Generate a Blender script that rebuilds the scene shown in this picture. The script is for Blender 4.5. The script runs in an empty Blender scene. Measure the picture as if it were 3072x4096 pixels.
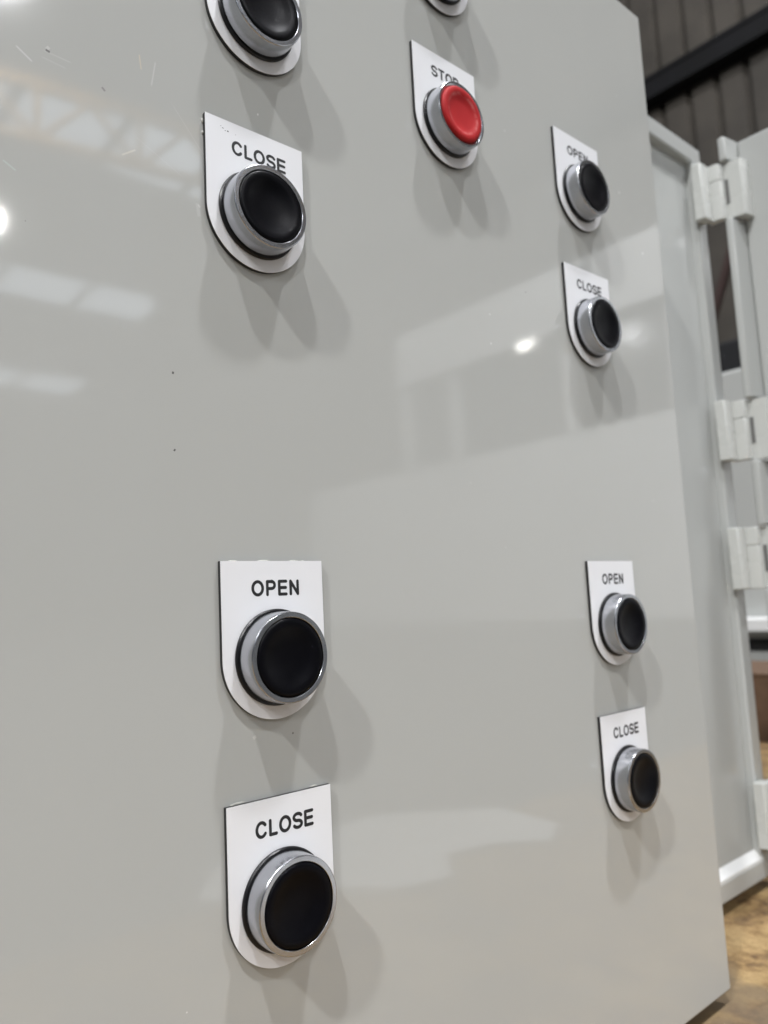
import bpy, bmesh, math, random
from mathutils import Vector, Matrix
random.seed(7)
S = 0.001                                   # everything below is written in millimetres
sc = bpy.context.scene
COL = sc.collection

# ------------------------------------------------------------------ camera
cam = bpy.data.cameras.new('camera')
camo = bpy.data.objects.new('camera', cam); COL.objects.link(camo)
cam.sensor_fit = 'VERTICAL'; cam.sensor_height = 36.0; cam.sensor_width = 27.0
cam.lens = 3094.38 / 4096 * 36.0
cam.clip_start = 0.01; cam.clip_end = 200
R_ = Vector((0.75447532, -0.65451933, -0.04869731)); U_ = Vector((-0.0402501, -0.12019844, 0.9919336)); F_ = Vector((0.65509306, 0.74642935, 0.11703122))
M = Matrix(((R_.x, U_.x, -F_.x), (R_.y, U_.y, -F_.y), (R_.z, U_.z, -F_.z))).to_4x4()
M.translation = Vector((-83.4437, -205.1715, 3.6457)) * S
camo.matrix_world = M
cam.dof.use_dof = True; cam.dof.focus_distance = 0.238; cam.dof.aperture_fstop = 13.6
sc.camera = camo

# ------------------------------------------------------------------ light
sc.view_settings.view_transform = 'Standard'; sc.view_settings.look = 'None'
sc.view_settings.exposure = 0.0; sc.view_settings.gamma = 1.0; sc.view_settings.use_curve_mapping = False
world = bpy.data.worlds.new('World'); sc.world = world; world.use_nodes = True
wn = world.node_tree; bg = wn.nodes['Background']
tc = wn.nodes.new('ShaderNodeTexCoord'); sx = wn.nodes.new('ShaderNodeSeparateXYZ'); cr = wn.nodes.new('ShaderNodeValToRGB'); mr = wn.nodes.new('ShaderNodeMapRange')
mr.inputs['From Min'].default_value = -1; mr.inputs['From Max'].default_value = 1
wn.links.new(tc.outputs['Generated'], sx.inputs[0]); wn.links.new(sx.outputs['Z'], mr.inputs['Value']); wn.links.new(mr.outputs[0], cr.inputs[0]); wn.links.new(cr.outputs[0], bg.inputs[0])
e = cr.color_ramp.elements
e[0].position = 0.40; e[0].color = (.06, .06, .062, 1); e[1].position = 1.0; e[1].color = (.22, .23, .255, 1)
for pos, c in ((0.5, (.10, .105, .11, 1)), (0.68, (.165, .17, .185, 1))):
    k = e.new(pos); k.color = c
bg.inputs['Strength'].default_value = 1.0

LAMPS = [  # x, y, watts, radius of the luminous disc, tint
    (1.56, -1.80, 1400, .30, (.955, .965, 1)), (-2.03, -2.02, 1300, .22, (.955, .965, 1)), (-6.0, -2.35, 2200, .30, (.98, .985, .98)),
    (2.1, -8.0, 680, .20, (.955, .965, 1)), (-7.0, -10.6, 1080, .20, (.955, .965, 1)),
    (3.42, -13.8, 180, .20, (1, .985, .95))]

# ------------------------------------------------------------------ helpers
def tag(o, label=None, cat=None, group=None, kind=None):
    if label: o['label'] = label
    if cat: o['category'] = cat
    if group: o['group'] = group
    if kind: o['kind'] = kind
    return o
def empty(name, loc=(0, 0, 0)):
    o = bpy.data.objects.new(name, None); COL.objects.link(o); o.location = Vector(loc) * S; o.empty_display_size = .01
    return o
def link(name, bm, mat, parent=None, smooth=True, angle=35):
    bmesh.ops.recalc_face_normals(bm, faces=bm.faces)
    bmesh.ops.scale(bm, vec=(S, S, S), verts=bm.verts)
    me = bpy.data.meshes.new(name); bm.to_mesh(me); bm.free()
    mats = mat if isinstance(mat, (list, tuple)) else [mat]
    for m in mats: me.materials.append(m)
    o = bpy.data.objects.new(name, me); COL.objects.link(o)
    if parent: o.parent = parent
    if smooth:
        me.polygons.foreach_set('use_smooth', [True] * len(me.polygons))
        me.set_sharp_from_angle(angle=math.radians(angle))
    return o
def bevel(o, w, seg=3, ang=30):
    b = o.modifiers.new('bevel', 'BEVEL'); b.width = w * S; b.segments = seg; b.limit_method = 'ANGLE'; b.angle_limit = math.radians(ang); b.harden_normals = False
    return o
def box(bm, a, b, mi=0):
    x0, y0, z0 = a; x1, y1, z1 = b
    v = [bm.verts.new(p) for p in ((x0,y0,z0),(x1,y0,z0),(x1,y1,z0),(x0,y1,z0),(x0,y0,z1),(x1,y0,z1),(x1,y1,z1),(x0,y1,z1))]
    for f in ((0,3,2,1),(4,5,6,7),(0,1,5,4),(1,2,6,5),(2,3,7,6),(3,0,4,7)):
        fc = bm.faces.new([v[i] for i in f]); fc.material_index = mi
    return bm
def prism_xy(bm, pts, z0, z1):
    a = [bm.verts.new((x, y, z0)) for x, y in pts]; b = [bm.verts.new((x, y, z1)) for x, y in pts]
    n = len(pts)
    bm.faces.new(a[::-1]); bm.faces.new(b)
    for i in range(n): bm.faces.new((a[i], a[(i+1) % n], b[(i+1) % n], b[i]))
    return bm
def prism_xz(bm, pts, y0, y1):
    a = [bm.verts.new((x, y0, z)) for x, z in pts]; b = [bm.verts.new((x, y1, z)) for x, z in pts]
    n = len(pts)
    bm.faces.new(a[::-1]); bm.faces.new(b)
    for i in range(n): bm.faces.new((a[i], a[(i+1) % n], b[(i+1) % n], b[i]))
    return bm
def lathe(bm, prof, seg=96, closed_ends=True):
    # profile of (r, h); axis is -Y, h is the distance out of the panel
    rings = []
    for r, h in prof:
        if r < 1e-6: rings.append([bm.verts.new((0, -h, 0))])
        else: rings.append([bm.verts.new((r*math.cos(2*math.pi*i/seg), -h, r*math.sin(2*math.pi*i/seg))) for i in range(seg)])
    for a, b in zip(rings, rings[1:]):
        for i in range(seg):
            j = (i+1) % seg
            if len(a) == 1: bm.faces.new((a[0], b[j], b[i]))
            elif len(b) == 1: bm.faces.new((a[i], a[j], b[0]))
            else: bm.faces.new((a[i], a[j], b[j], b[i]))
    return bm
class N:
    """small node helper"""
    def __init__(s, name):
        s.m = bpy.data.materials.new(name); s.m.use_nodes = True; s.t = s.m.node_tree; s.b = s.t.nodes['Principled BSDF']
        s.c = s.t.nodes.new('ShaderNodeTexCoord').outputs['Object']
    def n(s, kind, **kw):
        nd = s.t.nodes.new(kind)
        for k, v in kw.items():
            if k in nd.inputs: s.set(nd.inputs[k], v)
            else: setattr(nd, k, v)
        return nd
    def set(s, sock, v):
        if isinstance(v, bpy.types.NodeSocket): s.t.links.new(v, sock)
        else: sock.default_value = v
    def math(s, op, a, b=0.0, clamp=False):
        nd = s.t.nodes.new('ShaderNodeMath'); nd.operation = op; nd.use_clamp = clamp; s.set(nd.inputs[0], a); s.set(nd.inputs[1], b); return nd.outputs[0]
    def noise(s, scale, detail=4, rough=.5, vec=None):
        nd = s.n('ShaderNodeTexNoise'); nd.inputs['Scale'].default_value = scale; nd.inputs['Detail'].default_value = detail; nd.inputs['Roughness'].default_value = rough
        s.t.links.new(vec or s.c, nd.inputs['Vector']); return nd.outputs['Fac']
    def ramp(s, fac, stops):
        nd = s.n('ShaderNodeValToRGB'); s.t.links.new(fac, nd.inputs[0]); el = nd.color_ramp.elements
        while len(el) < len(stops): el.new(.5)
        for q, (p, c) in zip(el, stops):
            q.position = p; q.color = (*c, 1) if len(c) == 3 else c
        return nd.outputs[0]
    def mix(s, fac, a, b):
        nd = s.n('ShaderNodeMix', data_type='RGBA'); s.set(nd.inputs[0], fac)
        s.set(nd.inputs[6], a if not isinstance(a, tuple) else (*a, 1)); s.set(nd.inputs[7], b if not isinstance(b, tuple) else (*b, 1)); return nd.outputs[2]
    def specks(s, scale, size, keep, seed=0.0, vary=False):
        """mask of sparse dots: cells of a voronoi, only a share 'keep' of them"""
        mp = s.n('ShaderNodeMapping'); s.t.links.new(s.c, mp.inputs[0]); mp.inputs['Location'].default_value = (seed, seed*1.7, -seed)
        if vary:
            oi = s.n('ShaderNodeObjectInfo'); cx = s.n('ShaderNodeCombineXYZ'); s.t.links.new(s.math('MULTIPLY', oi.outputs['Random'], 7.0), cx.inputs[0]); s.t.links.new(cx.outputs[0], mp.inputs['Location'])
        wob = s.n('ShaderNodeVectorMath', operation='ADD'); s.t.links.new(mp.outputs[0], wob.inputs[0])
        nz = s.n('ShaderNodeTexNoise'); nz.inputs['Scale'].default_value = scale*3; s.t.links.new(mp.outputs[0], nz.inputs['Vector'])
        sc_ = s.n('ShaderNodeVectorMath', operation='SCALE'); s.t.links.new(nz.outputs['Color'], sc_.inputs[0]); sc_.inputs['Scale'].default_value = .35/scale
        s.t.links.new(sc_.outputs[0], wob.inputs[1])
        v = s.n('ShaderNodeTexVoronoi'); v.inputs['Scale'].default_value = scale; s.t.links.new(wob.outputs[0], v.inputs['Vector'])
        sep = s.n('ShaderNodeSeparateColor'); s.t.links.new(v.outputs['Color'], sep.inputs[0])
        sz = s.math('MULTIPLY', sep.outputs[1], size)
        a = s.math('LESS_THAN', v.outputs['Distance'], sz); b = s.math('LESS_THAN', sep.outputs[0], keep)
        return s.math('MULTIPLY', a, b)
    def bump(s, h, strength, dist=.0002):
        nd = s.n('ShaderNodeBump'); nd.inputs['Strength'].default_value = strength; nd.inputs['Distance'].default_value = dist; s.t.links.new(h, nd.inputs['Height']); s.t.links.new(nd.outputs[0], s.b.inputs['Normal'])
    def P(s, **kw):
        for k, v in kw.items():
            k = k.replace('_', ' '); s.set(s.b.inputs[k], (*v, 1) if isinstance(v, tuple) and len(v) == 3 else v)
        return s.m

# ------------------------------------------------------------------ materials
PAINT = (.430, .434, .412)
def paint(name, base, rough=.13, specks=True, scratches=()):
    k = N(name)
    col = k.mix(k.noise(9, 3), tuple(c*.97 for c in base), tuple(c*1.03 for c in base))
    if specks:
        col = k.mix(k.specks(170, .055, .10, 3.1), col, (.10, .095, .085))
        col = k.mix(k.math('MULTIPLY', k.specks(160, .06, .06, 9.4), .7), col, (.85, .85, .84))
    if scratches:                              # worn marks with a place of their own, in panel millimetres
        sp = k.n('ShaderNodeSeparateXYZ'); k.t.links.new(k.c, sp.inputs[0])
        for (ax, az, bx, bz, w, c, op) in scratches:
            L = math.hypot(bx-ax, bz-az); ux, uz = (bx-ax)/L, (bz-az)/L
            px = k.math('SUBTRACT', sp.outputs[0], ax*S); pz = k.math('SUBTRACT', sp.outputs[2], az*S)
            w *= 1.5; op *= .33 if c[0] > .4 else 1.0
            u = k.math('ADD', k.math('MULTIPLY', px, ux), k.math('MULTIPLY', pz, uz))
            v = k.math('ABSOLUTE', k.math('SUBTRACT', k.math('MULTIPLY', px, uz), k.math('MULTIPLY', pz, ux)))
            du = k.math('ABSOLUTE', k.math('SUBTRACT', u, L/2*S))
            mu = k.math('SUBTRACT', 1.0, k.math('DIVIDE', du, L/2*S), True)
            mv = k.math('SUBTRACT', 1.0, k.math('DIVIDE', v, w*S), True)
            m = k.math('MULTIPLY', k.math('MULTIPLY', k.math('MINIMUM', k.math('MULTIPLY', mu, 5.0), 1.0), k.math('MINIMUM', k.math('MULTIPLY', mv, 2.0), 1.0)), op, True)
            col = k.mix(m, col, c)
    k.set(k.b.inputs['Base Color'], col)
    r = k.n('ShaderNodeMapRange'); k.t.links.new(k.noise(30, 4), r.inputs[0]); r.inputs[3].default_value = rough*.5; r.inputs[4].default_value = rough*1.8
    k.set(k.b.inputs['Roughness'], r.outputs[0])
    k.bump(k.noise(110, 2), .05, .00008)
    return k.P(IOR=1.5)
W_ = (.84, .84, .85)
SCR = [(-27, 157.5, -22.5, 154.5, .22, W_, .9), (2.0, 136.5, 6.5, 139.8, .22, (.80, .78, .66), .8), (-30, 123.6, -26.5, 121.6, .2, (.62, .80, .74), .8),
       (8.4, 166, 7.8, 171, .2, (.85, .70, .45), .8), (11.5, 162, 13, 171, .2, W_, .6), (-20, 159.3, -12, 159.0, .2, (.72, .72, .70), .5), (-20.5, 157.2, -13.5, 156.6, .2, (.7, .7, .7), .4),
       (17.5, 160, 34, 139.5, .16, (.6, .6, .6), .55), (6, 144, 22, 136, .16, (.57, .57, .58), .4), (-19, 160.8, -18.2, 160.2, .5, (.82, .82, .78), .8), (-19.2, 159.8, -18.0, 159.5, .3, (.12, .12, .12), .8),
       (-3.6, 155.4, -2.6, 154.4, .3, (.25, .24, .24), .8), (16.9, 73.4, 17.0, 74.2, .25, (.05, .05, .05), .9), (16.8, 50.4, 17.3, 51.0, .22, (.05, .05, .05), .9),
       (26.0, 129.5, 26.6, 125.0, .5, (.68, .68, .66), .7), (26.3, 129.0, 27.0, 128.2, .25, (.8, .8, .78), .8), (40.5, -34.4, 41.6, -33.8, .45, (.78, .78, .72), .9), (54.5, -34.6, 55.0, -35.0, .25, (.12, .11, .1), .8)]
m_panel = paint('panel paint', PAINT, .045, True, SCR)
m_paint = paint('grey enclosure paint', (.44, .45, .435), .16, False)
m_hinge = paint('hinge plastic', (.53, .54, .515), .25, False)

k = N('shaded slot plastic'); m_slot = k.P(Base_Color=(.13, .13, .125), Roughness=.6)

k = N('white laminate')
col = k.mix(k.noise(40, 4), (.73, .735, .75), (.79, .79, .80))
col = k.mix(k.specks(260, .12, .05, 2.2), col, (.3, .3, .29))
k.set(k.b.inputs['Base Color'], col); k.bump(k.noise(700, 3), .15, .0001)
m_white = k.P(Roughness=.38)
k = N('black laminate core'); m_core = k.P(Base_Color=(.012, .012, .013), Roughness=.35)
k = N('engraved black'); m_text = k.P(Base_Color=(.010, .010, .011), Roughness=.55)
k = N('black rubber gasket'); m_gask = k.P(Base_Color=(.006, .006, .007), Roughness=.33, Specular_IOR_Level=.3)
k = N('satin metal')
col = k.mix(k.noise(120, 4), (.40, .41, .435), (.48, .49, .515))
k.set(k.b.inputs['Base Color'], col)
r = k.n('ShaderNodeMapRange'); k.t.links.new(k.noise(160, 5), r.inputs[0]); r.inputs[3].default_value = .17; r.inputs[4].default_value = .27
k.set(k.b.inputs['Roughness'], r.outputs[0]); k.bump(k.noise(900, 2), .1, .00008)
m_metal = k.P(Metallic=1.0)
def cap_mat(name, base, speck, rough):
    k = N(name)
    col = k.mix(k.specks(420, .075, .22, 5.0, True), k.mix(k.noise(90, 4), tuple(c*.9 for c in base), tuple(c*1.1 for c in base)), speck)
    k.set(k.b.inputs['Base Color'], col); k.bump(k.noise(800, 3), .12, .0001)
    return k
m_cap = cap_mat('black cap plastic', (.0018, .0018, .003), (.60, .60, .56), .4).P(Roughness=.36, Specular_IOR_Level=.10)
k = N('red cap plastic')
# red plastic, rubbed paler along the rim of its dish
sp = k.n('ShaderNodeSeparateXYZ'); k.t.links.new(k.c, sp.inputs[0])
rad = k.math('SQRT', k.math('ADD', k.math('POWER', sp.outputs[0], 2.0), k.math('POWER', sp.outputs[2], 2.0)))
ringm = k.math('SUBTRACT', 1.0, k.math('DIVIDE', k.math('ABSOLUTE', k.math('SUBTRACT', rad, 8.3*S)), .9*S), True)
wear = k.math('MULTIPLY', k.math('MULTIPLY', ringm, k.ramp(k.noise(260, 5, .7), [(.42, (0, 0, 0)), (.62, (1, 1, 1))])), .55)
base = k.mix(k.noise(150, 4), (.34, .010, .012), (.43, .015, .017))
k.set(k.b.inputs['Base Color'], k.mix(wear, base, (.58, .22, .21)))
k.bump(k.noise(700, 3), .15, .0001)
m_red = k.P(Roughness=.6, Specular_IOR_Level=.2)
k = N('glue'); m_glue = k.P(Base_Color=(.44, .44, .40), Roughness=.35)

k = N('particle board')
mp = k.n('ShaderNodeMapping'); k.t.links.new(k.c, mp.inputs[0]); mp.inputs['Scale'].default_value = (1, 1, 1)
big = k.ramp(k.noise(38, 7, .72), [(.39, (.055, .026, .010)), (.46, (.17, .098, .034)), (.52, (.26, .17, .068)), (.62, (.37, .26, .118))])
vv = k.n('ShaderNodeTexVoronoi'); vv.inputs['Scale'].default_value = 230; k.t.links.new(k.c, vv.inputs['Vector'])
sepv = k.n('ShaderNodeSeparateColor'); k.t.links.new(vv.outputs['Color'], sepv.inputs[0])
chips = k.mix(k.math('MULTIPLY', sepv.outputs[0], .38), big, (.44, .30, .14))
fine = k.mix(k.ramp(k.noise(420, 4, .7), [(.40, (0, 0, 0)), (.62, (.6, .6, .6))]), (.12, .07, .03), chips)
stain = k.mix(k.ramp(k.noise(11, 3, .5), [(.54, (0, 0, 0)), (.62, (.75, .75, .75))]), k.mix(.7, fine, chips), (.12, .088, .055))
k.set(k.b.inputs['Base Color'], stain); k.bump(k.noise(300, 4, .7), .5, .0008)
m_board = k.P(Roughness=.7)

k = N('concrete floor')
k.set(k.b.inputs['Base Color'], k.ramp(k.noise(1.3, 6, .6), [(.3, (.055, .056, .054)), (.7, (.085, .084, .080))])); k.bump(k.noise(30, 5), .3, .002)
m_conc = k.P(Roughness=.6)
k = N('weathered cladding')
k.set(k.b.inputs['Base Color'], k.ramp(k.noise(1.6, 6, .65), [(.3, (.024, .0205, .016)), (.7, (.053, .0455, .036))]))
m_clad = k.P(Roughness=.7)
k = N('dark steel paint'); k.set(k.b.inputs['Base Color'], k.ramp(k.noise(3, 4), [(.3, (.002, .002, .002)), (.7, (.004, .004, .005))])); m_steel = k.P(Roughness=.6, Specular_IOR_Level=.25)
k = N('yellow crane paint'); m_yel = k.P(Base_Color=(.34, .18, .03), Roughness=.5)
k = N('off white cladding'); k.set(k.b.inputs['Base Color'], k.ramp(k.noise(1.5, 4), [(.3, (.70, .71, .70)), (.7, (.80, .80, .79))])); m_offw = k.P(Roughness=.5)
k = N('dark window glass'); m_glass = k.P(Base_Color=(.03, .035, .04), Roughness=.08)
k = N('cardboard'); k.set(k.b.inputs['Base Color'], k.ramp(k.noise(60, 4), [(.3, (.085, .048, .026)), (.7, (.12, .07, .04))])); m_card = k.P(Roughness=.85)
k = N('black cabinet paint'); m_blk = k.P(Base_Color=(.008, .008, .009), Roughness=.5)
k = N('red oxide steel'); m_rox = k.P(Base_Color=(.03, .014, .011), Roughness=.7)
k = N('skylight sheet'); m_sky = k.P(Base_Color=(.8, .85, .9), Emission_Color=(.80, .89, 1.0), Emission_Strength=3.4)
k = N('lamp lens'); m_lens = k.P(Base_Color=(.9, .9, .9), Emission_Color=(1, .97, .9), Emission_Strength=6.0)
k = N('floodlight lens'); m_flood = k.P(Base_Color=(.9, .9, .9), Emission_Color=(1, .98, .92), Emission_Strength=22.0)
k = N('lamp housing'); m_hous = k.P(Base_Color=(.35, .36, .37), Roughness=.4)

# ------------------------------------------------------------------ the setting
ZB = -205.0; ZF = -226.0
bm = bmesh.new(); box(bm, (-14000, -30000, ZF-100), (20000, 16000, ZF)); o = link('floor', bm, m_conc, smooth=False); tag(o, kind='structure')
bm = bmesh.new(); box(bm, (-1150, -325, ZF+1), (1290, 690, ZB)); o = bevel(link('particle_board', bm, m_board), 1.2)
tag(o, 'brown mottled particle board sheet lying under the grey enclosure', 'board')

# corrugated wall on the right, X = 6 m, running along Y
bm = bmesh.new(); prof = []; y = -13000.0; pitch = 240.0
while y < 13000:
    prof += [(6000, y), (6000, y+172), (6052, y+186), (6052, y+220)]; y += pitch
zs = (ZF-20, 4250, 9000); rows = [[bm.verts.new((x+ (0 if i else 0), yy, z)) for x, yy in prof] for i, z in enumerate(zs)]
for a, b in zip(rows, rows[1:]):
    for i in range(len(prof)-1): bm.faces.new((a[i], a[i+1], b[i+1], b[i]))
ret = bmesh.ops.extrude_face_region(bm, geom=bm.faces[:])
bmesh.ops.translate(bm, vec=(12, 0, 0), verts=[v for v in ret['geom'] if isinstance(v, bmesh.types.BMVert)])
o = link('corrugated_wall', bm, m_clad, smooth=False)
tag(o, 'dark grey brown corrugated metal wall far behind the enclosure', 'wall')
bm = bmesh.new()
prism_y = [(5998, 4395), (5840, 4395), (5840, 4360), (5850, 4360), (5850, 4230), (5840, 4230), (5840, 4195), (5998, 4195)]
a = [bm.verts.new((x, -13000, z)) for x, z in prism_y]; b = [bm.verts.new((x, 13000, z)) for x, z in prism_y]
bm.faces.new(a); bm.faces.new(b[::-1])
for i in range(8): bm.faces.new((a[i], a[(i+1) % 8], b[(i+1) % 8], b[i]))
o = link('steel_beam', bm, m_steel, smooth=False)
tag(o, 'black horizontal steel beam fixed across the corrugated wall', 'beam')
def bar(bm, p, q, w, h):
    p, q = Vector(p), Vector(q); d = (q-p).normalized(); up = Vector((0, 0, 1)) if abs(d.z) < .95 else Vector((1, 0, 0)); s = d.cross(up).normalized(); u = s.cross(d)
    vs = []
    for c in (p, q): vs += [bm.verts.new(c + s*i*w/2 + u*j*h/2) for i, j in ((-1,-1),(1,-1),(1,1),(-1,1))]
    for f in ((0,1,2,3),(7,6,5,4),(0,4,5,1),(1,5,6,2),(2,6,7,3),(3,7,4,0)): bm.faces.new([vs[i] for i in f])
bm = bmesh.new(); bar(bm, (5950, 2640, 1900), (5950, 2290, 2750), 50, 50)
tag(link('diagonal_brace', bm, m_rox, smooth=False), 'thin dark red diagonal brace on the corrugated wall', 'brace')

# things glimpsed through the gap between enclosure and open door
t = empty('storage_enclosure', (1500, 700, ZF)); tag(t, 'pale grey steel enclosure standing in the gap behind the hinges', 'enclosure')
bm = bmesh.new(); box(bm, (0, -400, 60), (420, 400, 675)); bevel(link('body', bm, m_paint, t), 6)
bm = bmesh.new(); box(bm, (-34, -402, 138), (-1, 402, 166)); bevel(link('ledge', bm, m_offw, t), 4)
bm = bmesh.new(); box(bm, (30, -390, 0), (400, 390, 59)); link('plinth', bm, m_blk, t, smooth=False)
bm = bmesh.new(); box(bm, (-3, -396, 100), (-1, 396, 124)); link('lid_seam', bm, m_blk, t, smooth=False)  # black strip standing for the dark gap of the lid seam
t = empty('tool_cabinet', (2500, 1100, ZF)); tag(t, 'black metal cabinet above and behind the pale storage enclosure', 'cabinet')
bm = bmesh.new(); box(bm, (0, -500, 0), (500, 500, 1060)); bevel(link('body', bm, m_blk, t), 6)
bm = bmesh.new(); box(bm, (-12, -490, 560), (-1, 490, 1050)); bevel(link('drawer_front', bm, m_blk, t), 4)
bm = bmesh.new(); box(bm, (-40, -120, 820), (-13, 120, 840)); link('handle', bm, m_hous, t)
t = empty('cardboard_box', (1060, 380, ZB)); tag(t, 'low brown cardboard box at the right frame edge behind the enclosure', 'box')
bm = bmesh.new(); box(bm, (-70, -160, 0), (110, 160, 86)); link('body', bm, m_card, t, smooth=False)
for sy in (-1, 1):
    bm = bmesh.new(); box(bm, (-71, min(sy*2, sy*161), 86.5), (111, max(sy*2, sy*161), 90)); link('flap', bm, m_card, t, smooth=False)

# the hall the glossy paint mirrors: rooflights, crane girder, site office
SKY = [(-3.0, 8.5, -9.7, -11.05), (-6, 7.5, -15.5, -16.9), (-6, 8.3, -22.4, -24.0)]
for j, (x0, x1, y0, y1) in enumerate(SKY):
    words = ('nearest', 'middle', 'farthest')[j]
    t = empty('roof_skylight', (0, y0*1000, 7000)); tag(t, words + ' of three daylit roof skylight strips mirrored in the panel', 'skylight', 'roof skylight strips')
    xs = [x0 + i*(x1-x0)/8 for i in range(9)]
    for i in range(8):
        bm = bmesh.new(); box(bm, (xs[i]*1000+70, (y1-y0)*1000, 0), (xs[i+1]*1000-70, 0, 20)); link('pane', bm, m_sky, t, smooth=False)
    for xx in xs:
        bm = bmesh.new(); box(bm, (xx*1000-60, (y1-y0)*1000-60, -40), (xx*1000+60, 60, 30)); link('frame', bm, m_steel, t, smooth=False)
t = empty('crane_girder', (0, 0, 5880)); tag(t, 'yellow lattice crane girder under the nearest skylight, mirrored in the panel', 'crane')
A0, A1 = Vector((-6000, -10430, 0)), Vector((9000, -8260, 0))
for nm, dz in (('bottom_chord', 0), ('top_chord', 720)):
    bm = bmesh.new(); bar(bm, A0+Vector((0, 0, dz)), A1+Vector((0, 0, dz)), 110, 110); link(nm, bm, m_yel, t, smooth=False)
bm = bmesh.new()
for i in range(12):
    a = A0.lerp(A1, i/12); b = A0.lerp(A1, (i+.5)/12); c = A0.lerp(A1, (i+1)/12); z = Vector((0, 0, 680))
    bar(bm, a, b+z, 60, 60); bar(bm, b+z, c, 60, 60); bar(bm, a, a+z, 60, 60)
link('lattice', bm, m_yel, t, smooth=False)
t = empty('site_office', (5950, -4000, ZF)); tag(t, 'white site office cabin against the wall, mirrored in the panel', 'cabin')
bm = bmesh.new(); box(bm, (-200, -2100, 2650), (0, 2600, 3240)); link('fascia', bm, m_offw, t, smooth=False)
bm = bmesh.new(); box(bm, (-100, -4000, 0), (0, 2600, 1700)); link('lower_wall', bm, m_offw, t, smooth=False)
bm = bmesh.new(); box(bm, (-60, -2000, 1702), (0, 2500, 2648)); link('window_band', bm, m_glass, t, smooth=False)
for yy in (-2060, -1300, 150, 1200, 2540):
    bm = bmesh.new(); box(bm, (-130, yy-60, 1702), (-62, yy+60, 2648)); link('post', bm, m_offw, t, smooth=False)
t = empty('wall_floodlight', (5560, -4130, 2325)); tag(t, 'small lit floodlight on the office front, mirrored as the bright spot between the buttons', 'floodlight')
bm = bmesh.new(); box(bm, (16, -95, -55), (90, 95, 55)); bevel(link('housing', bm, m_hous, t), 8)
bm = bmesh.new(); box(bm, (0, -75, -36), (14, 75, 36)); link('lens', bm, m_flood, t, smooth=False)
bm = bmesh.new(); box(bm, (91, -30, -20), (330, 30, 20)); link('bracket', bm, m_steel, t, smooth=False)
bm = bmesh.new(); prism = [(190, -330), (250, -400), (340, -392), (410, -400), (510, -320), (500, -245), (460, -222), (425, -252), (375, -262), (345, -225), (300, -235), (270, -275), (215, -285)]
prism_xy(bm, prism, ZB+.3, ZB+5); tag(link('plastic_offcut', bm, m_offw, smooth=False), 'white plastic offcut lying over the front edge of the brown board', 'offcut')

# high bay lamps, each with its own light
LW = ['lamp nearest right of the panel in the front row', 'middle lamp of the front row', 'leftmost lamp of the front row', 'lamp behind the first skylight on the right',
      'lamp of the back row at the far left', 'lamp mirrored as the glare at the left frame edge']
for (x, y, w, r, c), lab in zip(LAMPS, LW):
    t = empty('high_bay_lamp', (x*1000, y*1000, 7000)); tag(t, 'grey high bay ceiling ' + lab, 'lamp', 'high bay ceiling lamps')
    bm = bmesh.new(); bmesh.ops.create_cone(bm, cap_ends=True, segments=24, radius1=230, radius2=90, depth=300, matrix=Matrix.Translation((0, 0, 320))); link('housing', bm, m_hous, t)
    bm = bmesh.new(); bmesh.ops.create_cone(bm, cap_ends=True, segments=24, radius1=180, radius2=180, depth=20, matrix=Matrix.Translation((0, 0, 155))); link('lens', bm, m_lens, t)
    ld = bpy.data.lights.new('lamp_light', 'POINT'); ld.energy = w; ld.shadow_soft_size = r*.6; ld.color = c
    lo = bpy.data.objects.new('lamp_light', ld); COL.objects.link(lo); lo.parent = t; lo.location = (0, 0, 0)

# ------------------------------------------------------------------ enclosure, panel, hinged door
ZT, ZL = 341.5, -197.0
t = empty('enclosure', (0, 50, ZL)); tag(t, 'grey enclosure body with raised rim standing on brown board behind the button panel', 'enclosure')
h = ZT-ZL
bm = bmesh.new(); box(bm, (-250, 6, 10), (474, 200, h-11)); bevel(link('body', bm, m_paint, t), 3)
def frame_ring(x0, x1, z0, z1, w, y0, y1):
    bm = bmesh.new()
    O = [(x0, z0), (x1, z0), (x1, z1), (x0, z1)]; I = [(x0+w, z0+w-1), (x1-w, z0+w-1), (x1-w, z1-w), (x0+w, z1-w)]
    vo0 = [bm.verts.new((x, y0, z)) for x, z in O]; vi0 = [bm.verts.new((x, y0, z)) for x, z in I]
    vo1 = [bm.verts.new((x, y1, z)) for x, z in O]; vi1 = [bm.verts.new((x, y1, z)) for x, z in I]
    for i in range(4):
        j = (i+1) % 4
        bm.faces.new((vo0[i], vo0[j], vi0[j], vi0[i])); bm.faces.new((vo1[i], vi1[i], vi1[j], vo1[j]))
        bm.faces.new((vo0[i], vo1[i], vo1[j], vo0[j])); bm.faces.new((vi0[i], vi0[j], vi1[j], vi1[i]))
    return bm
bevel(link('rim', frame_ring(-260, 485.5, 0, h, 14, 0, 34), m_paint, t), 1.6, 4)
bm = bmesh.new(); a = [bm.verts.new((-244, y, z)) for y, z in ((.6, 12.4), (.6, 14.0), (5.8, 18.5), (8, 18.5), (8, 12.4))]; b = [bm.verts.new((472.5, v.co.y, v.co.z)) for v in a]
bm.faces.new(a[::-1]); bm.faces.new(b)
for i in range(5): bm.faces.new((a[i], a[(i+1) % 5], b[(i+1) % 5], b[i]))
link('sloped_ledge', bm, m_offw, t, smooth=False)  # off-white instead of enclosure paint: lamp light on the ledge put into its colour
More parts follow.
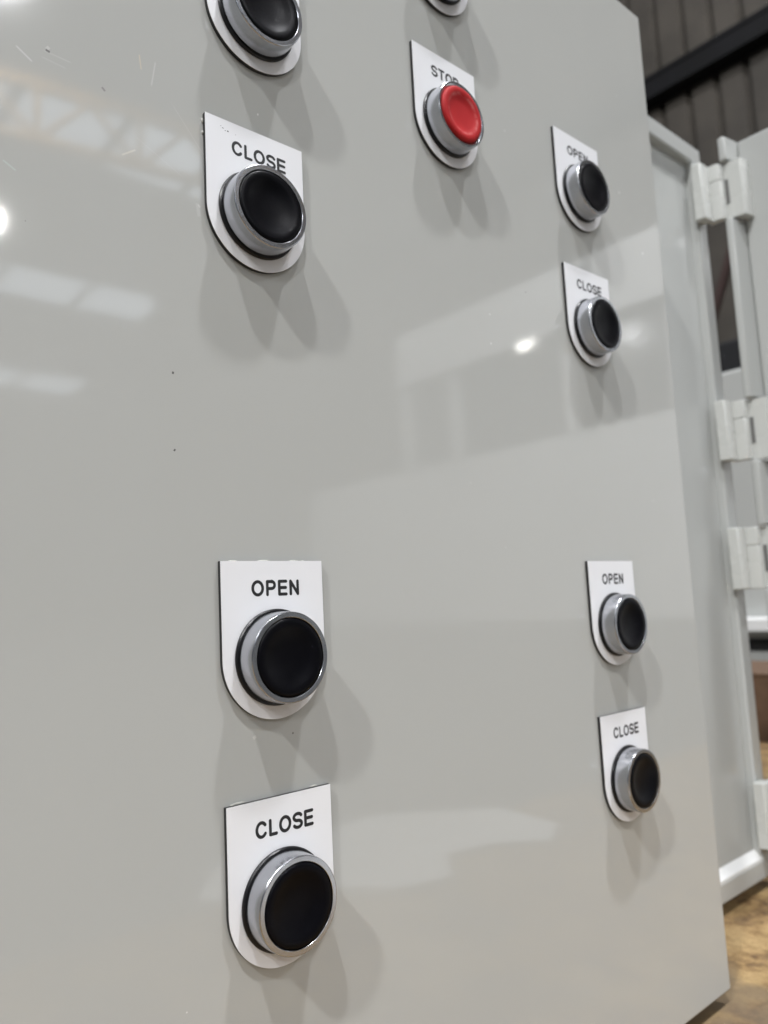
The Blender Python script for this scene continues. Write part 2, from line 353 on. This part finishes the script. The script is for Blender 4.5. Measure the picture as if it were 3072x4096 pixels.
# open door, hinged at right and swung out towards the viewer
t = empty('open_door', (496, 0, ZL)); tag(t, 'grey door swung open on hinges at the right frame edge', 'door')
bm = bmesh.new(); prism_xy(bm, [(0.5, 26), (0.5, -74), (3, -77), (9, -77), (9, 26)], 1, h-1); bevel(link('door_panel', bm, m_paint, t), 1.6, 4)
HZ = (321.5, 138, 45, -131.5)
lv = [0.0] + [v for zt in HZ[::-1] for v in (zt-44-ZL-1, zt-ZL+1)] + [h]
for za, zb in zip(lv[::2], lv[1::2]):
    bm = bmesh.new(); prism_xy(bm, [(-15.3, 34.2), (-15.3, 29), (0.4, 26.3), (9.5, 26.3), (9.5, 34.2)], za, zb); bevel(link('hinge_rim', bm, m_paint, t), 1.4, 4)
# hinges
for i, zt in enumerate((321.5, 138, 45, -131.5)):
    w = ('topmost', 'second from the top, above the middle of the door', 'third from the top, below the middle', 'lowest, near the brown board')[i]
    t = empty('hinge', (0, 0, zt-44)); tag(t, 'pale grey moulded hinge, ' + w, 'hinge', 'hinges between enclosure and open door')
    bm = bmesh.new(); prism_xy(bm, [(466, 49.8), (466.5, 42.6), (468.5, 41.8), (478.6, 41.8), (478.6, 49.8)], 0, 44); bevel(link('body_leaf', bm, m_hinge, t), .8, 3)
    bm = bmesh.new(); prism_xy(bm, [(478.7, 46), (478.7, 37.2), (480, 34.6), (484.0, 33.6), (484.0, 46)], 31, 44); bevel(link('knuckle', bm, m_hinge, t), .6, 3)
    bm = bmesh.new(); prism_xy(bm, [(478.7, 46), (478.7, 37.0), (480, 34.2), (484.4, 33.0), (484.4, 46)], 0, 30.7); bevel(link('knuckle', bm, m_hinge, t), .6, 3)
    bm = bmesh.new(); prism_xy(bm, [(484.5, 33.9), (485.2, 21.4), (487, 20.2), (494.8, 19.0), (496.4, 19.0), (496.4, 25), (484.6, 28.8)], 0, 44); bevel(link('door_leaf', bm, m_hinge, t), .8, 3)
    bm = bmesh.new(); box(bm, (484.1, 30.5, 12), (484.75, 33.2, 31)); link('pin_slot', bm, m_slot, t, smooth=False)

# the button panel: folded sheet with small radii
EX, ET, EB = 313.1, 335.8, -197.5
bm = bmesh.new(); box(bm, (-180, 0, EB), (EX, 22, ET))
bf = [f for f in bm.faces if abs(f.calc_center_median().y-22) < .1]; bmesh.ops.delete(bm, geom=bf, context='FACES')
o = link('button_panel', bm, m_panel)
bevel(o, .9, 4); sm = o.modifiers.new('sheet', 'SOLIDIFY'); sm.thickness = 2*S; sm.offset = -1
tag(o, 'glossy light grey sheet panel carrying ten push buttons', 'panel')

# ------------------------------------------------------------------ lettering as round-ended engraved strokes
H = 3.98; SW = .98
def arc(cx, cz, rx, rz, a0, a1, n=20): return [(cx+rx*math.cos(math.radians(a0+(a1-a0)*i/n)), cz+rz*math.sin(math.radians(a0+(a1-a0)*i/n))) for i in range(n+1)]
def glyph(c, w):
    h = H/2
    if c == 'O': return [arc(w/2, h, w/2, h, 0, 360, 36)]
    if c == 'C': return [arc(w/2, h, w/2, h, 38, 322, 30)]
    if c == 'L': return [[(0, H), (0, 0)], [(0, 0), (w, 0)]]
    if c == 'E': return [[(w, H), (0, H)], [(0, H), (0, 0)], [(0, 0), (w, 0)], [(0, h*1.02), (w*.93, h*1.02)]]
    if c == 'T': return [[(0, H), (w, H)], [(w/2, H), (w/2, 0)]]
    if c == 'N': return [[(0, 0), (0, H)], [(0, H), (w, 0)], [(w, 0), (w, H)]]
    if c == 'P': r = H*.27; return [[(0, 0), (0, H)], [(0, H), (w-r, H)] + arc(w-r, H-r, r, r, 90, -90, 14) + [(0, H-2*r)]]
    if c == 'S':
        q = h/2
        return [arc(w/2, H-q, w/2, q, 25, 180, 14) + arc(w/2, H-q, w/2*.98, q, 180, 262, 8)[1:] + arc(w/2, q, w/2, q, 82, 0, 8) + arc(w/2, q, w/2, q, 0, -155, 14)[1:]]
TXT = {'OPEN': (-7.7, 8.7, 19.0, (3.5, 2.65, 2.55, 2.65)), 'CLOSE': (-8.7, 11.05, 19.0, (3.2, 2.1, 3.4, 2.8, 2.55)), 'STOP': (-7.65, 7.9, 19.0, (2.8, 2.85, 3.4, 2.55))}
def stroke_mesh(word):
    x0, x1, zb, ws = TXT[word]; gap = ((x1-x0)-sum(ws))/(len(ws)-1)
    bm = bmesh.new(); x = x0; lift = 0.0
    for ch, w in zip(word, ws):
        for pl in glyph(ch, w):
            pts = [Vector((x+p[0], zb+p[1])) for p in pl]
            closed = (pts[0]-pts[-1]).length < 1e-4
            if closed: pts = pts[:-1]
            n = len(pts); Lf, Rt = [], []
            for i, p in enumerate(pts):
                a = pts[i-1] if (i or closed) else None; b = pts[(i+1) % n] if (i < n-1 or closed) else None
                d1 = (p-a).normalized() if a is not None else None; d2 = (b-p).normalized() if b is not None else None
                d1 = d1 or d2; d2 = d2 or d1
                n1 = Vector((-d1.y, d1.x)); n2 = Vector((-d2.y, d2.x)); mnv = (n1+n2).normalized(); k_ = SW/2/max(.74, mnv.dot(n1))
                Lf.append(p+mnv*k_); Rt.append(p-mnv*k_)
            lift += .004
            L3 = [bm.verts.new((q.x, -lift, q.y)) for q in Lf]; R3 = [bm.verts.new((q.x, -lift, q.y)) for q in Rt]
            for i in range(n if closed else n-1):
                j = (i+1) % n; bm.faces.new((L3[i], L3[j], R3[j], R3[i]))
            if not closed:
                for e_, s_ in ((0, 1), (n-1, -1)):
                    p = pts[e_]; d = (pts[e_]-pts[e_+s_]).normalized(); a0 = math.atan2(d.y, d.x)
                    c_ = bm.verts.new((p.x, -lift, p.y)); av = [bm.verts.new((p.x+SW/2*math.cos(a0+t_), -lift, p.y+SW/2*math.sin(a0+t_))) for t_ in [(-math.pi/2)+math.pi*i/8 for i in range(9)]]
                    for i in range(8): bm.faces.new((c_, av[i], av[i+1]))
        x += w+gap
    return bm

# ------------------------------------------------------------------ push button and legend plate
def make_button(red=False):
    t = empty('push_button')
    bm = lathe(bmesh.new(), [(12.0, 0), (14.3, 0), (14.55, .25), (14.55, .75), (14.2, 1.15), (13.2, 1.3), (12.0, 1.3)]); link('gasket', bm, m_gask, t)
    bez = [(12.5, 1.0), (13.35, 1.35), (13.7, 1.7), (13.72, 2.4), (13.66, 4.5), (13.58, 7.4), (13.52, 7.8), (13.38, 8.02), (13.2, 8.1), (11.98, 8.1), (11.85, 8.0), (11.80, 7.2), (11.80, 4.0)]
    if red: bez = [(12.5, 1.0), (13.35, 1.35), (13.7, 1.7), (13.72, 2.4), (13.66, 4.5), (13.60, 7.0), (13.45, 7.9), (13.1, 8.15), (12.5, 8.1), (11.85, 7.7), (11.80, 7.0), (11.80, 4.0)]
    link('bezel', lathe(bmesh.new(), bez, 128), m_metal, t, angle=12)
    if red: cap = [(11.55, 4.5), (11.60, 7.6), (11.45, 8.3), (11.0, 8.75), (10.2, 8.95), (9.3, 8.92), (8.5, 8.75), (7.5, 8.3), (6.2, 8.0), (4.4, 7.8), (2.2, 7.7), (0, 7.68)]
    else: cap = [(11.58, 4.5), (11.62, 7.5), (11.5, 7.95), (11.15, 8.2), (10.4, 8.3), (9.4, 8.22), (8.6, 8.0), (7.4, 7.6), (5.8, 7.2), (4.0, 6.95), (2.0, 6.82), (0, 6.8)]
    link('cap', lathe(bmesh.new(), cap, 128), m_red if red else m_cap, t, angle=60)
    return t
W2, HC, RP, TP = 18.42, 29.32, 18.55, 1.6
def plate_outline():
    pts = [(-W2, HC), (-W2, 0)] + [(-W2*math.cos(a), -RP*math.sin(a)) for a in [math.pi*i/64 for i in range(1, 64)]] + [(W2, 0), (W2, HC)]
    return pts
def make_plate():
    t = empty('legend_plate')
    bm = prism_xz(bmesh.new(), plate_outline(), -.02, -TP+.22); link('core', bm, m_core, t)
    bm = prism_xz(bmesh.new(), plate_outline(), -TP+.22, -TP); link('face', bm, m_white, t)
    return t
text_me = {}
for w in TXT:
    o = link('lettering', stroke_mesh(w), m_text, None, smooth=False); text_me[w] = o.data; bpy.data.objects.remove(o)
def copy_tree(root):
    c = root.copy(); COL.objects.link(c)
    for ch in [x for x in bpy.data.objects if x.parent == root]:
        d = ch.copy(); COL.objects.link(d); d.parent = c
    return c
GB, GP = 'push buttons on the grey panel', 'legend plates on the grey panel'
SPOTS = [  # x, z, word, tilt, label of the plate, label of the button
    (48.6, -10.97, 'OPEN', 0.0, 'white plate reading OPEN in the left column, third plate down', 'black push button on the OPEN plate of the left column, lower middle of photo'),
    (46.97, 130.7, 'CLOSE', 0.0, 'white plate reading CLOSE with chipped top corner, upper left', 'black push button with silver bezel on the upper left CLOSE plate'),
    (48.64, -81.4, 'CLOSE', 0.0, 'white plate reading CLOSE, lowest in the left column', 'black push button on the lowest CLOSE plate of the left column'),
    (48.5, 201.7, None, 0.0, 'white plate at top left, its upper part cut by the frame', 'black push button at top left, cut by the upper frame edge'),
    (234.73, 199.93, 'OPEN', 0.0, 'white plate reading OPEN, topmost in the right column', 'black push button on the topmost OPEN plate of the right column'),
    (234.73, 130.8, 'CLOSE', 0.0, 'white plate reading CLOSE, second in the right column', 'black push button on the upper CLOSE plate of the right column'),
    (234.73, -11.19, 'OPEN', 0.0, 'white plate reading OPEN, third in the right column', 'black push button on the lower OPEN plate of the right column'),
    (234.73, -80.3, 'CLOSE', 0.0, 'white plate reading CLOSE, lowest in the right column', 'black push button on the lowest CLOSE plate of the right column'),
    (141.1, 270.35, None, 0.0, 'white plate above the red button, only its rounded end in frame', 'push button above the red one, only its base in frame')]
pb = make_button(); pp = make_plate()
def place(b, p, x, z, word, lp, lb):
    p.location = Vector((x, 0, z))*S; b.location = Vector((x, -TP-.02, z))*S; b.rotation_euler.y = random.uniform(-.6, .6)
    tag(p, lp, 'legend plate', GP); tag(b, lb, 'push button', GB)
    if word:
        l = bpy.data.objects.new('lettering', text_me[word]); COL.objects.link(l); l.parent = p; l.location = (0, (-TP-.012)*S, 0)
plates = []
blank = pp
for i, (x, z, word, tl, lp, lb) in enumerate(SPOTS):
    b = pb if i == 0 else copy_tree(pb)
    p = copy_tree(blank)
    place(b, p, x, z, word, lp, lb); plates.append(p)
p = blank; b = make_button(True)
place(b, p, 141.1, 200.29, 'STOP', 'white plate reading STOP behind the red button', 'red push button with worn dished cap on the STOP plate')
b.rotation_euler.y = 0.3
# scraps of glue squeezed out around some plates
def glue(parent, spots):
    for x, z, rx, rz in spots:
        bm = bmesh.new()
        g = bmesh.ops.create_icosphere(bm, subdivisions=2, radius=1.0)
        bmesh.ops.scale(bm, vec=(rx, .3, rz*.6), verts=g['verts']); bmesh.ops.translate(bm, vec=(x, -.1, z), verts=g['verts'])
        for v in g['verts']: v.co += Vector((random.uniform(-.08, .08), 0, random.uniform(-.08, .08)))
        link('glue_residue', bm, m_glue, parent)
glue(plates[0], [(-13.5, HC+.1, 1.6, .35), (-2.5, HC+.1, 2.4, .45), (8.5, HC+.05, 1.7, .6), (12, HC+.05, .6, .35)])
glue(plates[1], [(-W2-.2, 27, .35, 1.6), (-W2-.2, 23, .3, 1.2), (W2+.2, 20, .5, .4)])
glue(plates[2], [(-14, HC+.2, 2.6, .7), (13, HC+.2, 1.6, .5)])
# chips in the white face of the upper left plate
bm = bmesh.new()
for (x, z, a, b_) in ((-12.2, 26.2, .35, .14), (-11.3, 25.6, .3, .1), (-10.4, 25.7, .3, .28), (-12.9, 26.7, .25, .09), (-7.6, 25.6, .22, .07)):
    n = 7; vs = [bm.verts.new((x+a*math.cos(2*math.pi*i/n)*random.uniform(.7, 1.2), -TP-.01, z+b_*math.sin(2*math.pi*i/n)*random.uniform(.7, 1.2))) for i in range(n)]; bm.faces.new(vs)
link('scuff', bm, m_text, plates[1], smooth=False)
